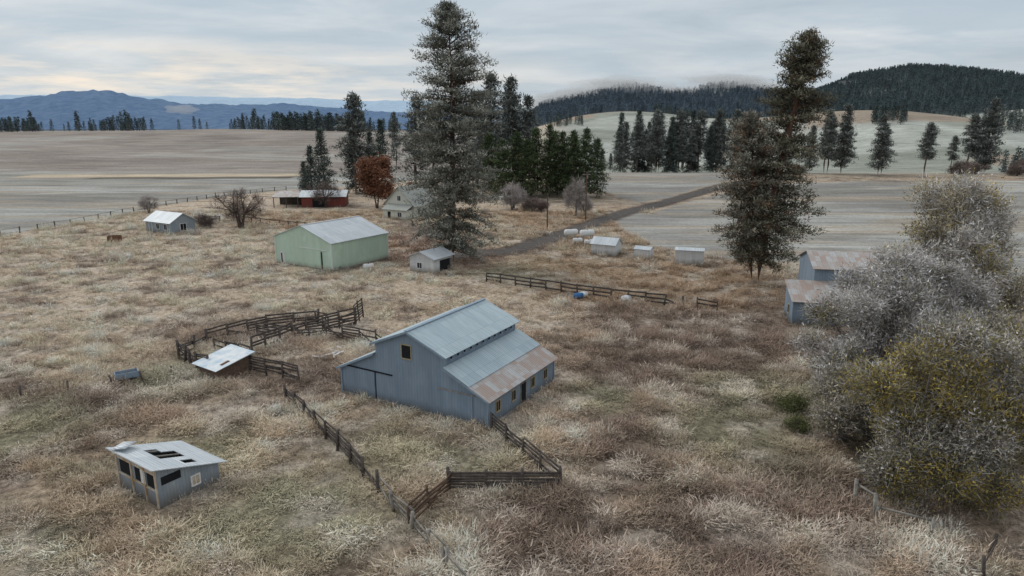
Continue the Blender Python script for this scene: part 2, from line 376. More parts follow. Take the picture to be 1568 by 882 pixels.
for x,y,H,w in [(139,292,28,1.),(134,294,24,1.),(143,300,22,1.),(151,285,24,1.05),(154,288,19,1.),(169,283,21,1.1),(173,290,18,1.),(205,300,31,1.05),(200,304,25,1.),(222,330,24,1.1),(129,300,20,1),(236,350,22,1),(122,310,20,1),(228,333,14,1.2),(196,309,16,1),(131,290,26,.9)]: put('pine_tree',protoF,x,y,H,w)

# ---------------------------------------------------------------- deciduous
def broad(name,seed,stems,lobes,ncl,ntw,nlf,twcol,lfcols,tw=(.7,.035),lf=(.16,.12),bark=None,spread=.45,zmin=.3,upb=.5,trunk_r=.22,limb=.35,con=.6,top=.25,reach=1.25):
    rs=np.random.RandomState(seed);a=Acc();C=[];cc=[];cl=[];od=[]
    lobes=np.array(lobes,float);w=lobes[:,3]**2.4;w/=w.sum()
    tops=[]
    for (bx,by) in stems: a.tube([(bx*.3,by*.3,-.3),(bx*.5,by*.5,1.2),(bx,by,3.*min(1,trunk_r*5))],[trunk_r*1.2,trunk_r,trunk_r*.75],1,6);tops.append((bx,by,3.*min(1,trunk_r*5)))
    for L in lobes:
        st=min(tops,key=lambda q:(q[0]-L[0])**2+(q[1]-L[1])**2);st=np.array(st)
        m=(st+L[:3])/2+np.array([0,0,.4])+rs.normal(size=3)*.3
        a.tube([st,m,L[:3]],[trunk_r*.6,trunk_r*.4,trunk_r*.2],1,5)
    for k in range(ncl):
        i=rs.choice(len(lobes),p=w);L=lobes[i];d=unit(rs.normal(size=3));d[2]=d[2]*.8+.15
        q=rs.uniform(.25,reach)**.7;p=L[:3]+d*L[3]*q
        if p[2]<zmin: p[2]=zmin+rs.rand()*.5
        if rs.rand()<limb:a.tube([L[:3]+(p-L[:3])*.15,(L[:3]+p)/2+rs.normal(size=3)*.15,p],[trunk_r*.16,trunk_r*.10,.01],1,3)
        C.append(p);od.append(unit(d+np.array([0,0,.6])));sh=rs.uniform(con,1.2)*(.6+.4*min(1,q))  # cluster shading put into the colour, darker towards the crown's inside
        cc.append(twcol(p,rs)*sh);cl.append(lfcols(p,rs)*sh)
    C=np.array(C);od=np.array(od)
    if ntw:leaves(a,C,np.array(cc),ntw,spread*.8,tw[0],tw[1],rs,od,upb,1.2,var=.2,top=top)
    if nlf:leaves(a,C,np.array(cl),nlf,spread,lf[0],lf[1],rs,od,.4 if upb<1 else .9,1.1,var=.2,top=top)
    return a.mesh(name,[M_leaf,bark or M_twig])
A3=np.array
def lobes_of(seed,n,rx,ry,z0,z1,r0,r1,top=.3):
    rs=np.random.RandomState(seed);o=[]
    for i in range(n):
        t=(i+.5)/n;az=i*2.4+rs.rand();q=math.sin(math.pi*(.12+.80*t))**.7*rs.uniform(.45,1.)
        if i==n-1:q=.1
        o.append((rx*q*math.cos(az),ry*q*math.sin(az),z0+(z1-z0)*t,rs.uniform(r0,r1)*(1-top*t)))
    return o
white=A3([.66,.63,.61]);grey=A3([.36,.33,.30]);yel=A3([.40,.31,.085]);olive=A3([.235,.215,.10]);tanl=A3([.40,.36,.27])
def patch(p,s): return float(vnoise(A3([p[0]/2.3+s]),A3([p[2]/2.0+p[1]/3.1]),s)[0])
def fr_t(p,rs): return white*(1-rs.rand()*.3)
def fr_l(p,rs):
    r=rs.rand();lo=max(0,1-p[2]/7);g=patch(p,4)
    if g>.62 and p[2]<9: return (tanl if r<.6 else olive*1.2)
    return olive*1.2 if r<.06+.25*lo else (tanl if r<.2+.35*lo else white*rs.uniform(.75,1.1))
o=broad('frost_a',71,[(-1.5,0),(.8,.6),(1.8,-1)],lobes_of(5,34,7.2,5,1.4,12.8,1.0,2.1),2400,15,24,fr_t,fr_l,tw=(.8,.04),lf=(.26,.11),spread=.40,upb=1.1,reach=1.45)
obj('frosted_willow_tree',o,None,(31.0,52.5,0))
def fr_l2(p,rs):
    g=patch(p,5);r=rs.rand()
    if g>.5: return yel*.8+white*.12 if r<.6 else tanl
    return tanl*1.1 if r<.3 else white*.9
o=broad('frost_b',72,[(-.8,0),(.8,.3)],lobes_of(9,30,5.3,4.5,4,18.3,1.1,2.1),2000,14,24,lambda p,rs:(white*.9 if rs.rand()<.6 else tanl),fr_l2,tw=(.85,.05),lf=(.28,.12),spread=.42,upb=1.1,reach=1.45)
obj('frosted_willow_tree',o,None,(39.3,60,0))
def ye_l(p,rs):
    g=patch(p,6)+.05*(6-p[2])/3;r=rs.rand()
    if g>.47: return yel*rs.uniform(.8,1.15) if r<.62 else olive
    return (white*.85 if r<.35 else tanl if r<.75 else olive)
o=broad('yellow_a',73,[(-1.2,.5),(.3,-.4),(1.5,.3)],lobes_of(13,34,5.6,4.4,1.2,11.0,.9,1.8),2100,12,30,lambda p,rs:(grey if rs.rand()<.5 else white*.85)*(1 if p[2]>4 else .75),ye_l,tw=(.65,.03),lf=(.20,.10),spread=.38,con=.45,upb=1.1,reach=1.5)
obj('yellow_leaf_willow_tree',o,None,(27.6,40.0,0))
o=broad('yellow_b',74,[(-.8,.5),(.8,.3)],lobes_of(17,22,4.2,3.8,1.6,10.6,1.0,1.9),1100,10,30,lambda p,rs:grey*1.1,ye_l,tw=(.65,.03),lf=(.20,.10),con=.45,upb=1.1,reach=1.5)
obj('yellow_leaf_willow_tree',o,None,(33,44.,0))
o=broad('frost_c',70,[(-.6,0),(.5,.3)],lobes_of(15,12,2.6,2.4,1.0,5.2,.8,1.5),520,13,22,lambda p,rs:grey*1.2,lambda p,rs:(tanl if rs.rand()<.5 else olive if rs.rand()<.5 else white*.8),tw=(.6,.035),lf=(.2,.10),spread=.38,trunk_r=.15,upb=1.1,reach=1.4)
obj('frosted_willow_sapling',o,None,(25.6,48.5,0))
o=broad('red_a',75,[(-.5,0),(.6,0)],lobes_of(19,20,5.2,5,4,13,1.6,2.6),700,6,22,lambda p,rs:A3([.14,.09,.07]),lambda p,rs:A3([.27,.125,.075])*rs.uniform(.7,1.2),tw=(.9,.07),lf=(.45,.35),spread=.6,bark=M_bark)
obj('rust_leaf_maple_tree',o,None,(-38,192,tzf(-38,192)))
bare=lambda p,rs:A3([.19,.15,.135])*rs.uniform(.7,1.4)
bareW=lambda p,rs:A3([.42,.38,.36])*rs.uniform(.7,1.3)
mb=broad('bare_a',76,[(-.8,0),(.8,.3),(0,-.6)],lobes_of(23,22,5.0,4.8,2.2,7.0,.9,1.6),420,9,0,bare,bare,tw=(1.1,.05),spread=.3,bark=M_bark,upb=1.6,trunk_r=.28,limb=.9)
obj('bare_apple_tree',mb,None,(-62,155,0),(0,0,0),(1.15,1.15,1.1))
obj('bare_apple_tree',mb,None,(-53,194,0),(0,0,2),(1,1,.85))
mw=broad('bare_w',77,[(-.4,0),(.4,.3)],lobes_of(29,14,2.2,2.2,1,5.2,.7,1.3),240,12,0,bareW,bareW,tw=(.9,.05),spread=.3,bark=M_twig,upb=1.5,trunk_r=.15,limb=.8)
for x,y,s,sz in [(0,188,1.15,1.),(16.5,176,1.1,1.5),(19,178,.8,1.1),(-97,182,1.0,.8),(.5,192,1.3,.9)]: obj('frosted_shrub',mw,None,(x,y,tzf(x,y)),(0,0,x),(s,s,s*sz))
mk=broad('shrub_d',78,[(-.4,0),(.4,.3)],lobes_of(31,12,2.4,2.2,.6,2.6,.6,1.3),260,13,0,bare,bare,tw=(.7,.06),spread=.35,bark=M_bark,upb=1.2,trunk_r=.1,limb=.7)
for x,y,s in [(-71,157,1.),(5.5,186,1.2),(8,185,1.),(190,292,1.9),(198,296,1.6),(212,288,1.8),(205,280,1.5),(120,288,1.2),(224,300,2.1),(-60,200,1.4),(186,284,1.2),(42,66,1.3)]: obj('bare_shrub',mk,None,(x,y,tzf(x,y)),(0,0,x*1.7),(s,s,s*.9))
mg=broad('bush_g',79,[(0,0)],lobes_of(37,8,1.4,1.2,.4,1.4,.6,1.),160,10,16,lambda p,rs:A3([.15,.16,.07]),lambda p,rs:A3([.14,.16,.065]),tw=(.4,.03),lf=(.16,.1),spread=.3,trunk_r=.08)
for x,y,s in [(23.8,53.5,.8),(28,51,1.),(22.6,50,.6),(30,47,1.2)]: obj('green_bush',mg,None,(x,y,0),(0,0,x),(s,s,s))

# ---------------------------------------------------------------- instancing
def scatter(name,pts,protos,scl,rotz,tint=None,tilt=None):
    coll=bpy.data.collections.new(name+'_parts')
    for i,me in enumerate(protos):
        oo=bpy.data.objects.new('%s_part_%d'%(name,i),me);coll.objects.link(oo)
    me=bpy.data.meshes.new(name);n=len(pts);me.vertices.add(n);me.vertices.foreach_set('co',pts.astype(np.float32).ravel())
    rs=np.random.RandomState(n)
    at=me.attributes.new('idx','INT','POINT');at.data.foreach_set('value',rs.randint(0,len(protos),n).astype(np.int32))
    at=me.attributes.new('rot','FLOAT_VECTOR','POINT');r=np.zeros((n,3),np.float32);r[:,2]=rotz
    if tilt is not None:r[:,:2]=tilt
    at.data.foreach_set('vector',r.ravel())
    at=me.attributes.new('scl','FLOAT_VECTOR','POINT');at.data.foreach_set('vector',scl.astype(np.float32).ravel())
    if tint is not None:
        at=me.attributes.new('tint','FLOAT_COLOR','POINT');cc=np.ones((n,4),np.float32);cc[:,:3]=tint;at.data.foreach_set('color',cc.ravel())
    o=obj(name,me);ng=bpy.data.node_groups.new(name+'_gn','GeometryNodeTree')
    ng.interface.new_socket('Geometry',in_out='INPUT',socket_type='NodeSocketGeometry');ng.interface.new_socket('Geometry',in_out='OUTPUT',socket_type='NodeSocketGeometry')
    N=ng.nodes.new;gi=N('NodeGroupInput');go=N('NodeGroupOutput');ip=N('GeometryNodeInstanceOnPoints');ci=N('GeometryNodeCollectionInfo')
    ci.inputs['Collection'].default_value=coll;ci.inputs['Separate Children'].default_value=True;ci.inputs['Reset Children'].default_value=True
    def na(nm,ty):
        q=N('GeometryNodeInputNamedAttribute');q.data_type=ty;q.inputs['Name'].default_value=nm;return q.outputs['Attribute']
    l=ng.links.new;l(gi.outputs[0],ip.inputs['Points']);l(ci.outputs[0],ip.inputs['Instance']);ip.inputs['Pick Instance'].default_value=True
    l(na('idx','INT'),ip.inputs['Instance Index']);l(na('rot','FLOAT_VECTOR'),ip.inputs['Rotation']);l(na('scl','FLOAT_VECTOR'),ip.inputs['Scale'])
    l(ip.outputs[0],go.inputs[0]);md=o.modifiers.new('scatter','NODES');md.node_group=ng
    return o
def tuft(seed,n,rad,h,w,lean):
    rs=np.random.RandomState(seed);a=Acc();V=[];C=[];pa=rs.rand()*6.28
    for i in range(n):
        az=rs.rand()*6.28;r=rad*math.sqrt(rs.rand());b=A3([math.cos(az)*r,math.sin(az)*r,-.03])
        a2=pa+rs.normal()*.7 if rs.rand()<.55 else az+rs.normal()*.5
        d=A3([math.cos(a2),math.sin(a2),0]);hh=h*rs.uniform(.5,1.15);ln=lean*rs.uniform(.3,1.4)*hh
        s=A3([-d[1],d[0],0])*w/2*rs.uniform(.7,1.4);m=b+d*ln*.35+A3([0,0,hh*.65]);e=b+d*ln+A3([0,0,hh*(.95 if lean<.6 else .75)])
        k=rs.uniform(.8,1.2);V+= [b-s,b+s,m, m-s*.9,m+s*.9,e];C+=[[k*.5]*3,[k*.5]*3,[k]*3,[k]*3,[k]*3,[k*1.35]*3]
    a.tris(A3(V),np.clip(A3(C),0,2));return a.mesh('grass_tuft_%d'%seed,[M_tuft])
tufts=[tuft(1,38,.45,.40,.028,.9),tuft(2,36,.55,.30,.03,1.3),tuft(3,38,.38,.55,.025,.5),tuft(4,36,.6,.26,.03,1.5),tuft(5,30,.32,.7,.02,.3)]
rs=np.random.RandomState(5)
def gp(n,y0,y1):
    y=np.sqrt(rs.uniform(y0*y0,y1*y1,n));x=rs.uniform(-.80,.80,n)*y+rs.uniform(-6,6,n);return x,y
xa,ya=gp(44000,28,75);xb,yb=gp(44000,75,185)
gx=np.concatenate([xa,xb]);gy=np.concatenate([ya,yb])
def lb(cx,cy,ang):
    ca,sa=math.cos(ang),math.sin(ang);return (gx-cx)*ca+(gy-cy)*sa,-(gx-cx)*sa+(gy-cy)*ca
k=(fieldmask(gx,gy)<.4)&(pdist(gx,gy,ROAD)>3.0)&(pdist(gx,gy,DRIVE)>1.8)
u,v=lb(-1.93,50.3,math.radians(60));k&=~((u>-.2)&(u<11.8)&(v>-.2)&(v<15.7))
u,v=lb(-31.5,118,math.radians(57));k&=~((abs(u)<6.9)&(abs(v)<7.2))
u,v=lb(-22.4,38.9,math.radians(56));k&=~((u>-.1)&(u<4.3)&(v>-.1)&(v<4.9))
gx,gy=gx[k],gy[k];n=len(gx)
dens=np.clip(.5+1.5*(fbm(gx/3.2,gy/2.1,101)-.5),0,1);brn=blobs(gx,gy,BR,31)
k=rs.rand(n)<np.clip(.12+1.6*(dens-.2),.08,1);gx,gy,dens,brn=gx[k],gy[k],dens[k],brn[k];n=len(gx)
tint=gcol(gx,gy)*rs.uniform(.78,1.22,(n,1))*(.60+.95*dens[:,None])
far_=ss(60,150,gy)
sc=(.50+1.15*dens+.30*brn)*(1+.35*far_)*rs.uniform(.6,1.4,n)
grn_=blobs(gx,gy,GR,32);hz=sc*(1-.5*grn_)
tilt=np.stack([rs.normal(size=n)*.18+.3*(fbm(gx/9,gy/9,111)-.5)*2,rs.normal(size=n)*.18+.5*(fbm(gx/9,gy/9,112)-.4)],1)
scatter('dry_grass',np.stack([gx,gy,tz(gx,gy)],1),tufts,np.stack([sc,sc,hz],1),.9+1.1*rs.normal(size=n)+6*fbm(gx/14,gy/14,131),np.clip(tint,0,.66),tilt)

def fartree(seed,dark,tipc,m):
    rs=np.random.RandomState(seed);a=Acc();cn=[];cl=[];od=[]
    a.tube([(0,0,-.5),(0,0,15)],[.3,.05],1,4)
    for i in range(48):
        t=i/48.;r=3.3*(1-t)**.8*rs.uniform(.3,1);az=i*2.4
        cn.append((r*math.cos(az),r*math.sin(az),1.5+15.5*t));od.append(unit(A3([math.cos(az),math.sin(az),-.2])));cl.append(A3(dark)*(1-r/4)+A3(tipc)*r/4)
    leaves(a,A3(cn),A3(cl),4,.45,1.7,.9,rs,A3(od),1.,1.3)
    return a.mesh('far_conifer_%d'%seed,[m,M_bark])
M_far=fol('distant_needles',var=.35)
FT=[fartree(1,(.055,.078,.075),(.17,.20,.20),M_far),fartree(2,(.06,.085,.082),(.19,.215,.215),M_far),fartree(3,(.05,.07,.067),(.15,.175,.175),M_far)]
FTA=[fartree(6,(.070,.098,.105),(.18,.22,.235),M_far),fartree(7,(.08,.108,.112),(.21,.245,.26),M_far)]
FTB=[fartree(4,(.10,.135,.165),(.21,.265,.31),M_far),fartree(5,(.11,.145,.18),(.23,.285,.33),M_far)]  # hill forest trees: distance haze put into paler, bluer needle colours
n=36000;fy=rs.uniform(1180,2450,n);fa=rs.uniform(0,1.0,n);fx=fa*fy
w=ss(1230,1290,fy+120*(fbm(fx/160,fy/160,91)-.5));
cl=ss(.62,.68,fbm(fx/110,fy/150,93))*.75
k=(rs.rand(n)<w*(1-cl)*fy/2450)&(rs.rand(n)<ss(.0,.035,fa)+.02);fx,fy=fx[k],fy[k];n=len(fx);s=rs.uniform(.5,1.15,n)
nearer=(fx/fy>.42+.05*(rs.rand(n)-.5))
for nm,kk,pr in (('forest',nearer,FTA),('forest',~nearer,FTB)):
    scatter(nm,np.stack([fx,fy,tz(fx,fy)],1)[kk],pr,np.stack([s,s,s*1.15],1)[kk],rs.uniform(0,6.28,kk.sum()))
tx=[];ty=[];ts=[]
for i in range(420):
    a_=rs.uniform(-.76,-.14);
    if vnoise(A3([a_*26.]),A3([3.]),4)[0]<.36 and rs.rand()<.85: continue
    y=rs.uniform(640,690);tx.append(a_*y);ty.append(y);ts.append(rs.uniform(.25,.75)*(1.5 if rs.rand()<.12 else 1))
for i in range(160): y=rs.uniform(600,680);a_=rs.uniform(-.34,-.2);tx.append(a_*y);ty.append(y);ts.append(rs.uniform(.4,.9))
for (a0,a1,y0,y1,cnt) in [(.51,.56,660,720,50),(.05,.10,900,1000,25),(.2,.4,1150,1240,200),(.66,.85,600,640,60),(.10,.12,520,540,6),(.45,.60,1120,1230,120),(.62,.9,1000,1200,160),(.345,.365,420,435,4),(.69,.78,380,420,16),(.17,.2,700,730,10)]:
    for i in range(cnt): y=rs.uniform(y0,y1);tx.append(rs.uniform(a0,a1)*y);ty.append(y);ts.append(rs.uniform(.4,.85))
tx=A3(tx);ty=A3(ty);ts=A3(ts)
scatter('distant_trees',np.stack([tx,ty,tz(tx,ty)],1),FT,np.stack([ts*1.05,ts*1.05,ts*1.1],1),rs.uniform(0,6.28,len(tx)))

# ---------------------------------------------------------------- mountains
def mountain(name,y0,wd,A,E,c1,c2,seed,rough):
    aa=np.linspace(A[0],A[-1],420);rr=np.linspace(0,1,26)
    AA,RR=np.meshgrid(aa,rr);YY=y0+wd*(RR-.5);XX=AA*YY
    pr=np.interp(AA,A,E)*y0+24
    b=np.sin(np.pi*np.clip(RR*1.0,0,1))**.9
    nz=fbm(XX/(y0*.035),YY/(y0*.035),seed,5)-.5;nr=1-abs(fbm(XX/(y0*.05),YY/(y0*.08),seed+3,4)-.5)*4
    ZZ=(pr+60)*b*(1+rough*nz*.6+rough*.35*(nr-.5)*(1-b*.6))-60
    Vv=np.stack([XX,YY,ZZ],-1).reshape(-1,3);m,n_=AA.shape;ii=np.arange(m*n_).reshape(m,n_)
    F=np.stack([ii[:-1,:-1],ii[:-1,1:],ii[1:,1:],ii[1:,:-1]],-1).reshape(-1,4)
    t=NT(name+'_mat');co=t.co();q=t.noise(co,8./y0*12,8,.65)
    t.l(t.mix(t.rng(q,.35,.65,0,1),c1,c2),t.b.inputs['Base Color']);t.b.inputs['Roughness'].default_value=1;t.b.inputs['Specular IOR Level'].default_value=0
    t.bump(q,.6,y0*.004)
    obj(name,new_mesh(name,Vv,None,F,mats=[t.m],smooth=True))
mountain('mountain_range',6000,2600,[-1.6,-1.0,-.73,-.68,-.59,-.52,-.45,-.36,-.29,-.22,-.17,-.1,0,.1],[.02,.03,.024,.031,.039,.028,.020,.022,.019,.014,.010,.006,.002,-.005],(.105,.17,.275),(.155,.225,.335),5,.6)  # blue base colours carry the distance haze
mountain('mountain_range',11000,3500,[-1.6,-.75,-.6,-.45,-.33,-.2,-.13,0,.15],[.02,.033,.035,.031,.031,.026,.026,.018,.005],(.36,.48,.60),(.42,.53,.64),8,.25)  # farther range, haze painted in as a paler blue

# ---------------------------------------------------------------- low cloud (real scattering volumes)
def volmat(name,d,alb=(1.,1.,1.)):
    m=bpy.data.materials.new(name);m.use_nodes=True;t=m.node_tree;t.nodes.clear()
    o=t.nodes.new('ShaderNodeOutputMaterial');v=t.nodes.new('ShaderNodeVolumeScatter');v.inputs['Color'].default_value=alb+(1,);v.inputs['Density'].default_value=d;v.inputs['Anisotropy'].default_value=.0
    t.links.new(v.outputs[0],o.inputs['Volume']);return m
def ico(name,mat,blobs_):
    import bmesh
    bm=bmesh.new()
    for (x,y,z,a,b,c_) in blobs_:
        r=bmesh.ops.create_icosphere(bm,subdivisions=3,radius=1.)
        for v in r['verts']:
            k=1+.25*math.sin(v.co.x*5+x)*math.cos(v.co.z*4+y)
            v.co=Vector((x+v.co.x*a*k,y+v.co.y*b,z+v.co.z*c_*k))
    me=bpy.data.meshes.new(name);bm.to_mesh(me);bm.free();me.materials.append(mat)
    for p in me.polygons:p.use_smooth=True
    return obj(name,me)
ml=volmat('mist_volume',.0042)
rr=random.Random(12)
for a_,dz,cnt in [(.045,4,4),(.08,6,4),(.12,6,5),(.17,4,5),(.23,4,4),(.30,4,5),(.36,0,3),(.50,-22,2)]:
    for q in range(cnt):
        ax=a_+rr.uniform(-.03,.03);yy=rr.uniform(1850,2150);zg=tzf(ax*yy,yy)
        ico('mist_cloud',ml,[(ax*yy,yy,zg+dz+rr.uniform(0,22),rr.uniform(50,130),rr.uniform(50,100),rr.uniform(9,24))])
ico('mist_cloud',ml,[(-.47*4700,4700,95,110,80,30)])

# ---------------------------------------------------------------- road
def ribbon(name,P,w,mat,z):
    Pt=[]
    for (a0,b0) in zip(P[:-1],P[1:]):
        for k in range(6): t=k/6;Pt.append((a0[0]+(b0[0]-a0[0])*t,a0[1]+(b0[1]-a0[1])*t))
    Pt.append(P[-1]);Pt=A3(Pt)
    for _ in range(6): Pt[1:-1]=(Pt[:-2]+2*Pt[1:-1]+Pt[2:])/4
    d=np.gradient(Pt,axis=0);d=unit(d);nn=np.stack([-d[:,1],d[:,0]],1);rows=[]
    for k in range(7):
        s=(k/6-.5)*w;jit=(fbm(Pt[:,0]/2,Pt[:,1]/2+k*9,7)-.5)*1.4*(1 if k in(0,6) else 0)
        q=Pt+nn*(s+jit)[:,None] if hasattr(jit,'shape') else Pt+nn*s
        rows.append(np.concatenate([q,(tz(q[:,0],q[:,1])+z+(.03 if 0<k<6 else -.02))[:,None]],1))
    Vv=np.stack(rows,1).reshape(-1,3);m=len(Pt);ii=np.arange(m*7).reshape(m,7)
    F=np.stack([ii[:-1,:-1],ii[:-1,1:],ii[1:,1:],ii[1:,:-1]],-1).reshape(-1,4)
    obj(name,new_mesh(name,Vv,None,F,mats=[mat],smooth=True))
ribbon('gravel_road',ROAD,4.4,simple('gravel',(.105,.093,.085),(.058,.052,.048),.8,.95,.4),.06)

# ---------------------------------------------------------------- buildings
M_blue=siding('blue_steel_siding',(.20,.26,.33),(.25,.31,.375),(.11,.115,.11))
M_mint=siding('mint_steel_siding',(.47,.60,.48),(.52,.65,.54),(.25,.24,.16))
M_white=siding('white_painted_siding',(.66,.67,.67),(.54,.54,.54),(.25,.22,.17),.25,True)
M_old=siding('weathered_bluegray_boards',(.23,.27,.31),(.34,.37,.39),(.14,.12,.10),.22)
M_red=siding('red_barn_boards',(.21,.05,.04),(.16,.05,.04),(.12,.06,.05),.3)
M_cream=siding('cream_house_siding',(.62,.62,.54),(.54,.54,.48),(.3,.28,.22),.2,True)
M_roofN=roofing('galvanised_roof',(.44,.525,.565),(.36,.45,.50),(.34,.30,.27),ramt=.12)
M_roofR=roofing('rusted_roof',(.46,.46,.46),(.38,.34,.32),(.36,.275,.235),ramt=.62,pan=(.7,1.2))
M_roofP=roofing('pale_roof',(.58,.62,.65),(.47,.52,.56),(.38,.33,.29),ramt=.15)
M_roofG=simple('shingle_roof',(.36,.375,.35),(.26,.27,.25),3,.9,.3)
M_wood=simple('weathered_wood',(.13,.11,.10),(.06,.052,.047),3,.95,.4,(1,1,1))
M_woodB=simple('brown_wood',(.17,.11,.08),(.09,.065,.05),3,.95,.4)
M_woodG=simple('grey_wood',(.32,.30,.27),(.16,.15,.135),3,.95,.4)
M_tan=simple('tan_trim',(.42,.36,.24),(.28,.23,.15),4,.8,.1)
M_trim=simple('white_trim',(.72,.72,.70),(.6,.6,.58),4,.7,.1)
M_dark=simple('dark_interior',(.012,.013,.015),(.02,.02,.022),3,.9,0)
t=NT('window_glass');t.l(t.mix(t.rng(t.noise(t.co(),2,2),.4,.6,0,1),(.02,.025,.03),(.06,.07,.08)),t.b.inputs['Base Color']);t.b.inputs['Roughness'].default_value=.15;t.b.inputs['Specular IOR Level'].default_value=.5;M_glass=t.m
M_bluetrim=simple('blue_trim',(.26,.33,.40),(.20,.26,.33),4,.7,.1)
M_tank=simple('white_tank_paint',(.72,.73,.74),(.55,.55,.54),2,.45,.05)
M_bluep=simple('blue_plastic',(.05,.16,.36),(.04,.12,.28),3,.5,.05)
M_rust=simple('rusty_metal',(.20,.10,.06),(.10,.06,.04),3,.9,.2)
def empty(name,x,y,ang=0,z=None):
    e=bpy.data.objects.new(name,None);COL.objects.link(e);e.location=(x,y,tzf(x,y) if z is None else z);e.rotation_euler=(0,0,math.radians(ang));e.empty_display_size=.5;return e
def poly(name,par,V,F,mat):
    me=bpy.data.meshes.new(name);me.from_pydata([tuple(map(float,v)) for v in V],[],F);me.materials.append(mat);me.update()
    return obj(name,me,par)
def box(name,par,c,s,mat):
    x,y,z=[q/2 for q in s];V=[(c[0]+i*x,c[1]+j*y,c[2]+k*z) for k in(-1,1) for j in(-1,1) for i in(-1,1)]
    return poly(name,par,V,[(0,2,3,1),(4,5,7,6),(0,1,5,4),(2,6,7,3),(0,4,6,2),(1,3,7,5)],mat)
def slab(name,par,P,th,mat,lift=.004):
    P=[Vector(p) for p in P];n=(P[1]-P[0]).cross(P[3]-P[0]).normalized()
    if n.z<0:n=-n
    V=[p+n*lift for p in P]+[p+n*(lift+th) for p in P]
    return poly(name,par,V,[(3,2,1,0),(4,5,6,7),(0,1,5,4),(1,2,6,5),(2,3,7,6),(3,0,4,7)],mat)
def prism(name,par,prof,x0,x1,mat):
    n=len(prof);V=[(x0,y,z) for y,z in prof]+[(x1,y,z) for y,z in prof]
    F=[tuple(range(n)),tuple(range(2*n-1,n-1,-1))]+[(i,i+n,(i+1)%n+n,(i+1)%n) for i in range(n)]
    return poly(name,par,V,F,mat)
def window(par,face,plane,u,z,w,h,fr=None,pane=None,mull=True,nm='window'):
    fr=fr or M_trim;pane=pane or M_glass;sg,pl=plane
    def B(n,uc,zc,uw,zh,d0,d1,m):
        c=pl+sg*(d0+d1)/2
        if face=='x':box(n,par,(c,uc,zc),(abs(d1-d0),uw,zh),m)
        else:box(n,par,(uc,c,zc),(uw,abs(d1-d0),zh),m)
    B(nm+'_pane',u,z,w,h,.003,.02,pane);t_=.09
    B(nm+'_frame',u-w/2-t_/2,z,t_,h+2*t_,.003,.06,fr);B(nm+'_frame',u+w/2+t_/2,z,t_,h+2*t_,.003,.06,fr)
    B(nm+'_head',u,z+h/2+t_/2,w,t_,.003,.06,fr);B(nm+'_sill',u,z-h/2-t_/2,w,t_,.003,.09,fr)
    if mull:B(nm+'_mullion',u,z,.05,h,.022,.045,fr)

# main barn
e=empty('blue_barn',-1.93,50.3,60,0.0);L=11.6;W=15.5
pr=[(0,-.4),(0,2.55),(4.1,4.5),(4.1,5.5),(7.75,7.),(11.4,5.5),(11.4,4.5),(15.5,2.55),(15.5,-.4)]
prism('walls',e,pr,0,L,M_blue)
def ln(y,a,b): return a[1]+(b[1]-a[1])*(y-a[0])/(b[0]-a[0])
o_=.32
a_,b_=(0,2.55),(4.1,4.5)
slab('lean_to_roof_lower',e,[(-o_,-.35,ln(-.35,a_,b_)),(L+o_,-.35,ln(-.35,a_,b_)),(L+o_,1.7,ln(1.7,a_,b_)),(-o_,1.7,ln(1.7,a_,b_))],.06,M_roofR)
slab('lean_to_roof_upper',e,[(-o_,1.6,ln(1.6,a_,b_)),(L+o_,1.6,ln(1.6,a_,b_)),(L+o_,4.08,ln(4.08,a_,b_)),(-o_,4.08,ln(4.08,a_,b_))],.06,M_roofN,.07)
a2,b2=(15.5,2.55),(11.4,4.5)
slab('lean_to_roof_far',e,[(-o_,11.42,ln(11.42,a2,b2)),(L+o_,11.42,ln(11.42,a2,b2)),(L+o_,15.85,ln(15.85,a2,b2)),(-o_,15.85,ln(15.85,a2,b2))],.06,M_roofN)
a3,b3=(4.1,5.5),(7.75,7.)
slab('main_roof_near',e,[(-o_,3.75,ln(3.75,a3,b3)),(L+o_,3.75,ln(3.75,a3,b3)),(L+o_,7.75,7.),(-o_,7.75,7.)],.06,M_roofN)
slab('main_roof_far',e,[(-o_,7.75,7.),(L+o_,7.75,7.),(L+o_,11.75,ln(3.75,a3,b3)),(-o_,11.75,ln(3.75,a3,b3))],.06,M_roofN,.006)
box('ridge_cap',e,(L/2,7.75,7.10),(L+.7,.34,.05),M_bluetrim)
def barge(y0,z0,y1,z1): 
    P=[(-o_-.03,y0,z0-.14),(-o_-.03,y1,z1-.14),(-o_-.03,y1,z1+.03),(-o_-.03,y0,z0+.03)]
    V=P+[(p[0]+.028,p[1],p[2]) for p in P];poly('barge_board',e,V,[(3,2,1,0),(4,5,6,7),(0,1,5,4),(1,2,6,5),(2,3,7,6),(3,0,4,7)],M_bluetrim)
barge(-.35,2.38,4.08,4.49);barge(15.85,2.38,11.42,4.49);barge(3.75,5.36,7.74,7.0);barge(11.75,5.36,7.76,7.0)
window(e,'x',(-1,0),8.0,5.15,.95,1.15,M_tan,M_dark,False,'loft_door')
for u in (1.55,4.1,7.5,9.9): window(e,'y',(-1,0),u,1.45,.62,.85,M_tan,M_dark)
window(e,'y',(-1,0),5.8,1.0,.85,1.95,M_woodG,M_dark,False,'door')
for i in range(11):
    window(e,'y',(-1,4.1),.9+i*.98,5.08,.34,.22,M_bluetrim,M_dark,False,'vent')
box('door_track_right',e,(-.06,2.6,2.62),(.08,4.4,.10),M_woodG)
box('sliding_door_right',e,(-.035,2.9,1.25),(.05,3.0,2.6),M_blue)
box('door_track_left',e,(-.06,12.2,2.75),(.08,5.2,.10),M_dark)
box('sliding_door_left',e,(-.035,13.2,1.3),(.05,3.1,2.75),M_blue)
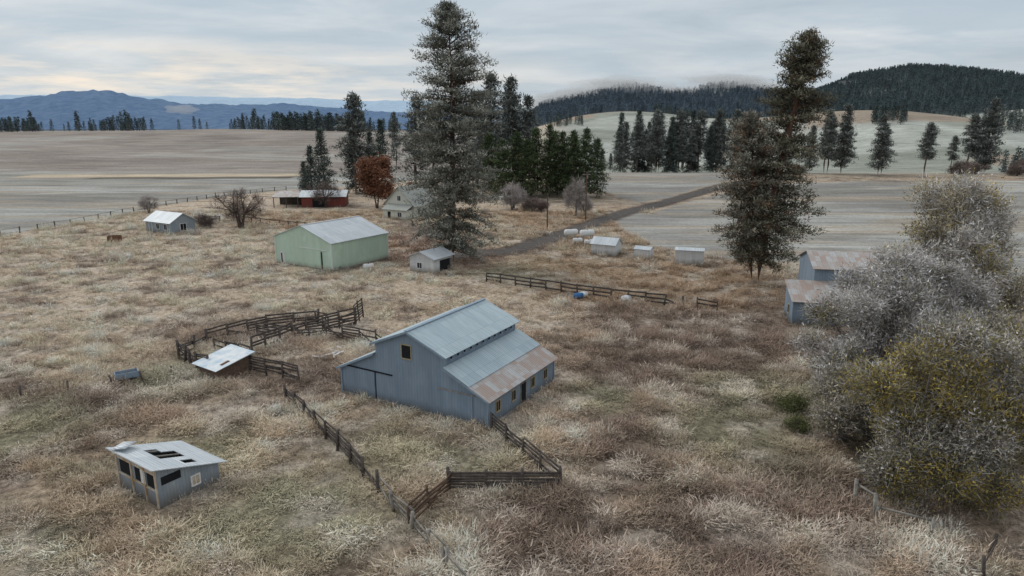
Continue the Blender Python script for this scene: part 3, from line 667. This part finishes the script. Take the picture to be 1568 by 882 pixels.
box('door_gap',e,(-.012,11.55,1.3),(.02,.10,2.7),M_dark)
box('corner_trim',e,(-.02,-.02,1.1),(.14,.14,2.85),M_bluetrim);box('corner_trim',e,(L+.02,-.02,1.05),(.14,.14,2.8),M_bluetrim);box('corner_trim',e,(-.02,W+.02,1.05),(.14,.14,2.8),M_bluetrim)
box('foundation',e,(L/2,-.05,.05),(L,.08,.3),M_woodG);box('foundation',e,(-.05,W/2,.05),(.08,W,.3),M_woodG)

def gable(name,cx,cy,ang,L,W,hw,hr,wall,roof,oh=.3,trim=None,z=None,ridge_off=0,base=.6):
    e=empty(name,cx,cy,ang,z);x,y=L/2,W/2;r=ridge_off
    prism('walls',e,[(-y,-base),(-y,hw),(r,hr),(y,hw),(y,-base)],-x,x,wall)
    s1=(hr-hw)/(y+r);s2=(hr-hw)/(y-r)
    slab('roof_near',e,[(-x-oh,-y-oh,hw-oh*s1),(x+oh,-y-oh,hw-oh*s1),(x+oh,r,hr),(-x-oh,r,hr)],.08,roof)
    slab('roof_far',e,[(-x-oh,r,hr),(x+oh,r,hr),(x+oh,y+oh,hw-oh*s2),(-x-oh,y+oh,hw-oh*s2)],.08,roof,.006)
    if trim:
        box('ridge_cap',e,(0,r,hr+.11),(L+2*oh,.3,.05),trim)
        for sx in(-1,1):
            for sy in(-1,1): box('corner_trim',e,(sx*(x+.01),sy*(y+.01),hw/2-.1),(.14,.14,hw-.1),trim)
    return e
e=gable('mint_green_machine_shed',-31.5,118,57,13.1,13.9,4.75,7.1,M_mint,M_roofP,.25,M_trim)
for yy,h in ((-4.6,3.2),(-1.6,3.0),(5.4,2.0)): box('door_gap',e,(-6.57,yy,h/2-.1),(.05,.28,h),M_dark)
box('sliding_door',e,(-6.58,-2.9,1.65),(.06,2.9,3.4),M_mint);box('door_track',e,(-6.60,-2.6,3.45),(.09,6.4,.12),M_trim)
window(e,'x',(-1,-6.55),5.2,1.05,.9,2.,M_trim,M_white,False,'door')
box('skirt',e,(0,-6.98,.1),(13,.06,.5),M_woodG);box('skirt',e,(-6.6,0,.1),(.06,13.8,.4),M_woodG)

e=gable('small_farm_outbuilding',-76,151,150,8.8,6,2.6,4.3,M_old,M_roofP,.4)
for u in(-2.6,.1): window(e,'y',(1,3.0),u,1.5,1.,1.1,M_trim,M_dark)
window(e,'x',(-1,-4.4),0,1.3,1.4,1.5,M_trim,M_dark);window(e,'y',(1,3.0),2.7,1.1,1.,2.,M_trim,M_old,False,'door')
e=gable('white_well_house',-13.4,110.4,60,5.0,4.8,2.5,3.4,M_white,M_roofP,.5)
box('opening',e,(.6,-2.42,1.0),(2.8,.05,1.8),M_dark);box('door_leaf',e,(2.2,-2.5,.95),(.15,.2,1.9),M_woodG);window(e,'x',(-1,-2.5),.4,1.1,.9,.9,M_trim,M_glass)
e=gable('white_storage_shed',17.4,124,152,4.6,3.6,2.0,3.0,M_white,M_roofP,.2);window(e,'y',(1,1.8),.5,1.,.9,1.7,M_trim,M_white,False,'door')
e=gable('white_pump_box',23.5,119.6,150,2.9,2.2,1.8,2.2,M_white,M_roofP,.12);window(e,'y',(1,1.1),0,.9,.9,1.2,M_trim,M_white,False,'door')
e=gable('white_utility_shed',30.6,115.6,164,4.7,2.9,2.4,2.6,M_white,M_roofP,.12);window(e,'y',(1,1.45),1,1.,.9,1.8,M_trim,M_white,False,'door')
e=gable('red_carport_shed',-54,198,6,12,8,3.1,4.4,M_red,M_roofP,.6)
box('opening',e,(-1,-4.03,1.2),(4,.05,2.4),M_dark)
slab('carport_roof',e,[(-14,-4.6,3.0),(-6.7,-4.6,3.0),(-6.7,4,3.9),(-14,4,3.9)],.1,M_roofR)
for px_ in(-13.6,-10.2,-7): 
    box('carport_post',e,(px_,-4.2,1.3),(.2,.2,3.3),M_wood);box('carport_post',e,(px_,3.7,1.5),(.2,.2,4.3),M_wood)
box('carport_back_wall',e,(-10.2,3.9,1.3),(7,.12,3),M_wood)
e=gable('farmhouse',-26.0,176,62,10,9,3.5,7.8,M_cream,M_roofG,.5,None)
for u in(-2.4,1.8): window(e,'x',(-1,-5),u,1.7,1.1,1.5)
window(e,'x',(-1,-5),0,5.,1.,1.2)
for u in(-3,0,3): window(e,'y',(-1,-4.5),u,1.7,1.1,1.5)
prism('porch_walls',e,[(-4,-.5),(-4,2.3),(3,2.3),(3,-.5)],-7.6,-5.02,M_cream)
slab('porch_roof',e,[(-8,-4.4,2.35),(-8,3.4,2.35),(-5.02,3.4,3.5),(-5.02,-4.4,3.5)],.1,M_roofG)
window(e,'x',(-1,-7.6),-2,1.3,1.2,1.1);window(e,'x',(-1,-7.6),1.2,1.,1.,1.9,M_trim,M_dark,False,'door')
box('chimney',e,(1,.8,7.8),(.7,.7,1.6),simple('brick_chimney',(.25,.12,.09),(.16,.09,.07),6))

# right barn partly behind the willows
e=empty('rusty_roofed_blue_barn',34.0,79.6,-10,0)
prism('lean_to_walls',e,[(0,-.4),(0,2.9),(4.6,4.4),(4.6,-.4)],0,20,M_blue)
prism('upper_walls',e,[(4.62,-.4),(4.62,6.1),(8.6,7.5),(12.6,6.1),(12.6,-.4)],3.2,20,M_blue)
slab('lean_to_roof',e,[(-.3,-.4,2.77),(20.3,-.4,2.77),(20.3,4.6,4.4),(-.3,4.6,4.4)],.07,M_roofR)
slab('upper_roof_near',e,[(2.9,4.2,5.95),(20.3,4.2,5.95),(20.3,8.6,7.5),(2.9,8.6,7.5)],.07,M_roofR)
slab('upper_roof_far',e,[(2.9,8.6,7.5),(20.3,8.6,7.5),(20.3,13,5.95),(2.9,13,5.95)],.07,M_roofR,.006)
window(e,'x',(-1,0),2.2,1.3,.8,1.,M_tan,M_dark);box('corner_trim',e,(-.02,-.02,1.3),(.14,.14,3.1),M_bluetrim)
for u in(3,7,11):window(e,'y',(-1,0),u,1.5,.8,1.,M_tan,M_dark)

# foreground shed with holed roof
e=empty('derelict_chicken_shed',-22.4,38.9,56,0);L=4.2;W=4.9
V=[(0,0,-.3),(L,0,-.3),(L,W,-.3),(0,W,-.3),(0,0,2.6),(L,0,1.35),(L,W,1.45),(0,W,2.75)]
poly('walls',e,V,[(0,1,5,4),(1,2,6,5),(2,3,7,6),(3,0,4,7),(3,2,1,0)],M_old)
M_board=simple('peeling_white_boards',(.58,.53,.46),(.38,.24,.12),1.2,.9,.3)
box('board_band',e,(-.03,2.45,2.42),(.05,4.9,.42),M_board);box('board_band',e,(-.03,2.45,1.12),(.05,4.9,.12),M_board)
for yy,ww in((.7,.9),(2.2,.8),(3.9,1.2)):
    box('window_opening',e,(-.015,yy,1.7),(.025,ww,.9),M_dark)
for yy in(.1,1.4,3.0,4.8): box('post',e,(-.05,yy,1.3),(.09,.12,2.7),M_board)
box('white_panel',e,(-.07,1.55,1.75),(.03,.5,.95),M_trim)
window(e,'y',(-1,0),2.5,.85,.5,.6,M_trim,M_board);box('dark_opening',e,(.9,-.015,1.75),(1.3,.025,.55),M_dark)
def rz(x): return 2.72-(x)*(1.3/4.2)
hole={(3,2),(4,2),(3,3),(4,3),(5,2),(1,3)};nxp,nyp=8,6
for i in range(nyp):
    for j in range(nxp):
        if (j,i) in hole: continue
        x0=-.45+i*(L+.9)/nyp;x1=x0+(L+.9)/nyp;y0=-.35+j*(W+.7)/nxp;y1=y0+(W+.7)/nxp
        slab('roof_sheet',e,[(x0,y0,rz(x0)),(x1-.006,y0,rz(x1)),(x1-.006,y1-.006,rz(x1)),(x0,y1-.006,rz(x0))],.05,M_roofP)
for j in range(5):
    yy=.3+j*1.1;box_=Acc();box_.box((-.4,yy,rz(-.4)-.03),(L+.4,yy,rz(L+.4)-.03),.08,.1);obj('rafter',box_.mesh('rafter',[M_woodG]),e)
box_=Acc();box_.box((-.2,4.1,3.02),(1.1,5.1,2.75),.9,.03);obj('loose_sheet',box_.mesh('loose_sheet',[M_roofP]),e)

# low shed in the corral
e=empty('corral_lean_to_shed',-27.6,60.4,55,0)
poly('walls',e,[(0,0,-.3),(3.3,0,-.3),(3.3,3.2,-.3),(0,3.2,-.3),(0,0,1.3),(3.3,0,1.9),(3.3,3.2,1.9),(0,3.2,1.3)],[(0,1,5,4),(1,2,6,5),(2,3,7,6),(3,0,4,7)],M_woodB)
M_tarp=simple('patched_blue_white_roof',(.66,.68,.69),(.36,.47,.56),.9,.6,.1)
slab('roof',e,[(-.5,-.4,1.24),(3.8,-.4,2.02),(3.8,3.6,2.02),(-.5,3.6,1.24)],.06,M_tarp)
box_=Acc();box_.box((.5,.3,1.51),(1.4,.35,1.68),.35,.02);obj('rusty_patch',box_.mesh('rusty_patch',[M_rust]),e)

# tanks
def tank(name,x,y,ang,zc,l,r):
    e=empty(name,x,y,ang);a=Acc();P=[];R=[]
    for t_ in (-1,-.97,-.9,-.8,.8,.9,.97,1):
        P.append((t_*l/2,0,zc));R.append(r*(.05 if abs(t_)==1 else .6 if abs(t_)>.95 else .88 if abs(t_)>.85 else 1))
    a.tube(P,R,0,16);obj('shell',a.mesh('shell',[M_tank],True),e)
    a=Acc()
    for sx in(-.32,.32):
        for sy in(-1,1): a.box((sx*l,sy*r*.9,-.2),(sx*l,sy*r*.55,zc-r*.6),.09,.09)
        a.box((sx*l,-r*.8,zc-r*.75),(sx*l,r*.8,zc-r*.75),.1,.1);a.box((sx*l,-r*.8,.4),(sx*l,r*.5,zc-r*.9),.05,.05)
    obj('stand',a.mesh('stand',[M_woodG]),e);a=Acc();a.tube([(0,0,zc+r-.02),(0,0,zc+r+.12)],[.12,.12],0,8);obj('filler_cap',a.mesh('cap',[M_rust]),e)
tank('fuel_tank',11.6,133,20,2.6,2.8,.62);tank('fuel_tank',14.6,131.5,20,2.7,2.9,.65);tank('fuel_tank',12.6,129.5,15,1.6,1.9,.42);tank('fuel_tank',14.6,128.2,15,1.5,1.7,.4);tank('propane_tank',-23.7,110.3,30,.7,1.8,.42)

for x,y,H in((7.9,152,8.3),(18.2,168,12)):
    e=empty('utility_pole',x,y,20);a=Acc();a.tube([(0,0,-.5),(0,0,H)],[.19,.13],0,8);obj('pole',a.mesh('pole',[M_woodB]),e)
    a=Acc()
    if H>9:a.box((-1.1,.14,H-.8),(1.1,.14,H-.8),.1,.12)
    a.tube([(.2,0,H-1.7),(.2,0,H-1.0)],[.18,.18],0,8)
    for sx in(-.9,0,.9): a.tube([(sx*.9,.14,H-.74),(sx*.9,.14,H-.55)],[.05,.04],0,6)
    obj('hardware',a.mesh('hw',[M_woodG]),e)

# ---------------------------------------------------------------- fences
def fence(name,P,h=1.3,rails=4,sp=2.4,jit=.05,post=.14,broken=.06,mat=None,rh=.16,seed=0):
    rr=random.Random(seed+int(abs(P[0][0]*10)));a=Acc();pts=[]
    for p,q in zip(P[:-1],P[1:]):
        n=max(1,int(round(math.hypot(q[0]-p[0],q[1]-p[1])/sp)))
        for k in range(n): pts.append((p[0]+(q[0]-p[0])*k/n,p[1]+(q[1]-p[1])*k/n))
    pts.append(P[-1]);B=[]
    for x,y in pts:
        z=tzf(x,y);lx,ly=rr.gauss(0,jit*1.6),rr.gauss(0,jit*1.6);hh=h*rr.uniform(.95,1.2)
        a.box((x,y,z-.3),(x+lx,y+ly,z+hh),post,post);B.append((x,y,z,lx,ly))
    for b,c_ in zip(B[:-1],B[1:]):
        for r in range(rails):
            if rr.random()<broken: continue
            zz=.28+(h-.33)*(r if rails>1 else 1)/max(1,rails-1);j0,j1=rr.gauss(0,jit*.7),rr.gauss(0,jit*.7)
            if rr.random()<broken*.6:j1=-zz+.1
            f=zz/h;d=Vector((c_[0]-b[0],c_[1]-b[1],0)).normalized();nn=(-d.y*.09,d.x*.09)
            a.box((b[0]+b[3]*f+nn[0],b[1]+b[4]*f+nn[1],b[2]+zz+j0),(c_[0]+c_[3]*f+nn[0],c_[1]+c_[4]*f+nn[1],c_[2]+zz+j1),.045,rh)
    obj(name,a.mesh(name,[mat or M_wood]))
F='wooden_rail_fence'
fence(F,[(-3.9,101.5),(7.1,95),(13.6,91.3),(22.6,87.2)],1.4,3,2.8,.05,rh=.22,post=.22,broken=.1)
fence(F,[(24.2,86),(26.4,84.6)],1.4,3,2.4,rh=.2)
fence(F,[(-19.9,56),(-14.5,48.9),(-8.84,40.7)],1.5,5,2.3,.08,broken=.10,post=.18)
fence(F,[(-8.84,40.7),(-6.1,36.6),(-3.6,32.5)],1.35,3,2.3,.12,broken=.15,post=.17,mat=M_woodG)
fence(F,[(-3.6,32.5),(-2.6,30.6)],1.1,2,2.,.12,broken=.1,post=.17,mat=M_woodG)
fence(F,[(-1.6,50.0),(3.2,41.3)],1.5,5,2.4,.06,post=.17)
fence(F,[(3.3,41.1),(.7,41.0),(-4.2,41.2)],1.4,6,2.4,.05,rh=.17,broken=.03,post=.2)
fence(F,[(-4.3,41.1),(-6.2,36.9)],1.4,5,2.3,.08,broken=.15,mat=M_woodB)
fence(F,[(-34.4,66.8),(-33.6,71.8),(-28.8,77),(-26.1,78.3),(-23.6,79.5)],1.7,5,2.4,.08,broken=.12,post=.2,rh=.18)
fence(F,[(-27.3,67.9),(-23.5,74.5),(-18.9,79.1)],2.0,6,2.1,.06,broken=.05,post=.2,rh=.2)
fence(F,[(-18.9,79.1),(-18.6,82.2)],2.3,7,2)
fence(F,[(-21,73.8),(-14.6,70.2),(-13.2,68)],1.8,6,2.2,.06)
fence(F,[(-34.4,66.8),(-31,63.5),(-29.5,62.7)],1.8,6,1.8,.1,post=.2)
fence(F,[(-31.5,68.8),(-26.5,65.5),(-25.6,63.1),(-20,60.4)],1.7,6,2.1,.07,broken=.08)
fence(F,[(-23.6,79.5),(-21.5,76.6),(-18.9,79.1)],1.5,3,2.1,.2,broken=.3)
fence(F,[(-29,74.4),(-24.3,72.5),(-21,73.8)],1.6,5,2.1,.1,broken=.15)
fence('field_boundary_fence',[(-112,120),(-109,144),(-104,160),(-101,193),(-94,224),(-80,243)],1.3,2,4.5,.05,.2,.1,rh=.06)
fence('field_boundary_fence',[(-84,163),(-68,166),(-52,158),(-40,150)],1.3,2,3.2,.08,.2,.2)
fence('broken_post_fence',[(21.8,38.9),(22.2,37.2)],1.7,2,2.2,.12,mat=M_woodG,broken=0,post=.18)
fence('broken_post_fence',[(22.2,37.2),(24.6,35.6)],1.2,1,2.9,.12,mat=M_woodG,broken=0,rh=.14)
fence('broken_post_fence',[(27.2,34.2),(25.6,32.2)],1.2,1,2.6,.15,mat=M_wood,broken=.0)
fence('broken_post_fence',[(-44,57),(-37,59.5),(-33,62)],1.,1,3,.15,broken=1.)

# small yard items
e=empty('blue_feed_trough',-36.6,61,35)
box('trough_bottom',e,(0,0,.35),(1.9,1.,.08),M_bluep)
for s_ in(-1,1): box('trough_side',e,(0,s_*.5,.6),(1.9,.06,.55),M_bluetrim);box('trough_end',e,(s_*.95,0,.6),(.06,.94,.55),M_bluetrim);box('trough_leg',e,(s_*.8,0,.1),(.1,.9,.45),M_wood)
e=empty('rusty_hay_feeder',-81,137.5,20)
for s_ in(-1,1):
    box('side',e,(0,s_*.7,.75),(2.4,.06,1.1),M_rust);box('end',e,(s_*1.2,0,.75),(.06,1.34,1.1),M_rust)
    for q in(-1,1):box('leg',e,(s_*1.15,q*.65,.1),(.1,.1,.6),M_wood)
for (x,y,m,nm) in((9.2,91.6,M_bluep,'blue_barrel'),(9.9,92.2,M_tank,'white_barrel'),(15.6,90.2,M_tank,'white_barrel')):
    e=empty(nm,x,y,25);e.scale=(1.3,1.3,1.3);a=Acc();a.tube([(-.5,0,.32),(-.48,0,.32),(-.2,0,.32),(-.18,0,.32),(.18,0,.32),(.2,0,.32),(.48,0,.32),(.5,0,.32)],[.02,.3,.31,.33,.33,.31,.3,.02],0,14);obj('shell',a.mesh('sh',[m],True),e)
    a=Acc();a.tube([(.5,.12,.42),(.54,.12,.42)],[.04,.04],0,8);obj('bung',a.mesh('bung',[M_dark]),e)
a=Acc();rr=random.Random(4)
for k in range(9):
    x,y=-19+rr.uniform(-1.,1.),68+rr.uniform(-2.,2.);th=rr.uniform(0,3.1);l=rr.uniform(.6,1.8)
    a.box((x,y,.2+rr.random()*.3),(x+l*math.cos(th),y+l*math.sin(th),.3+rr.random()*.3),.22,.05)
obj('scrap_boards',a.mesh('scrap',[M_tank]))
a=Acc()
for k in range(14):
    x,y=-24+k*.5+rr.uniform(-.5,.5),106.4+k*.35;th=rr.uniform(0,3.1);l=rr.uniform(.6,1.8)
    a.box((x-8+rr.uniform(-2,2),y+rr.uniform(-1,1),.25+rr.random()*.3),(x-8+l*math.cos(th),y+l*math.sin(th),.35+rr.random()*.3),.2,.08)
obj('lumber_pile',a.mesh('lumber',[M_woodG]))

# ---------------------------------------------------------------- sky and light
W_=bpy.data.worlds.new('World');S.world=W_;W_.use_nodes=True
class WT(NT):
    def __init__(s): s.t=W_.node_tree;s.t.nodes.clear()
w=WT();out=w.n('ShaderNodeOutputWorld');bg=w.n('ShaderNodeBackground');w.l(bg.outputs[0],out.inputs[0])
sunel,sunaz=math.radians(38),math.radians(-50)
sk=w.n('ShaderNodeTexSky',sky_type='NISHITA');sk.sun_disc=False;sk.sun_elevation=sunel;sk.sun_rotation=sunaz
co=w.co('Generated');sp=w.n('ShaderNodeSeparateXYZ');w.l(co,sp.inputs[0])
zc=w.math('MAXIMUM',sp.outputs[2],0.0);den=w.math('ADD',zc,.10)
cx=w.n('ShaderNodeCombineXYZ');w.l(w.math('DIVIDE',sp.outputs[0],den),cx.inputs[0]);w.l(w.math('DIVIDE',sp.outputs[1],den),cx.inputs[1])
n1=w.noise(w.mapping(cx.outputs[0],(.55,.7,1)),1.1,8,.58,.4);n2=w.noise(w.mapping(cx.outputs[0],(.45,.7,1)),1.2,6,.55,.6)
cl=w.mix(w.rng(n1,.35,.66,0,1),(.45,.53,.60),(.70,.74,.77))
cl=w.mix(w.rng(n2,.45,.62,0,.65),cl,(.44,.54,.63))
cl=w.mix(w.rng(zc,.25,.7,0,.8),cl,(.92,.95,.98))
band=w.math('MULTIPLY',w.rng(zc,.0,.03,.2,1),w.rng(zc,.05,.11,1,0))
st=w.noise(w.mapping(co,(4,4,30)),1.6,6,.6)
gl=w.math('MULTIPLY',w.math('MULTIPLY',band,w.rng(st,.42,.6,.1,1)),w.rng(sp.outputs[0],.1,-.35,.12,1))
cl=w.mix(gl,cl,(.92,.82,.71))
cl=w.mix(w.rng(zc,0,.05,.5,0),cl,(.60,.68,.76))
skm=w.n('ShaderNodeVectorMath',operation='SCALE');w.l(sk.outputs[0],skm.inputs[0]);skm.inputs['Scale'].default_value=.10
w.l(w.mix(.94,skm.outputs[0],cl),bg.inputs[0]);bg.inputs[1].default_value=1.
sl=bpy.data.lights.new('sun','SUN');sl.energy=1.5;sl.angle=math.radians(18);sl.color=(1,.95,.88)
so=bpy.data.objects.new('sun',sl);COL.objects.link(so)
d=Vector((-math.sin(math.radians(50))*math.cos(sunel),math.cos(math.radians(50))*math.cos(sunel),math.sin(sunel)))
so.rotation_euler=d.to_track_quat('Z','Y').to_euler();so.location=(0,0,80)

cam=bpy.data.cameras.new('camera');cam.lens=24;cam.sensor_width=36;cam.clip_end=60000;cam.clip_start=.5
co_=bpy.data.objects.new('camera',cam);COL.objects.link(co_);co_.location=(0,0,24);co_.rotation_euler=(math.radians(90-13.8),0,0)
S.camera=co_
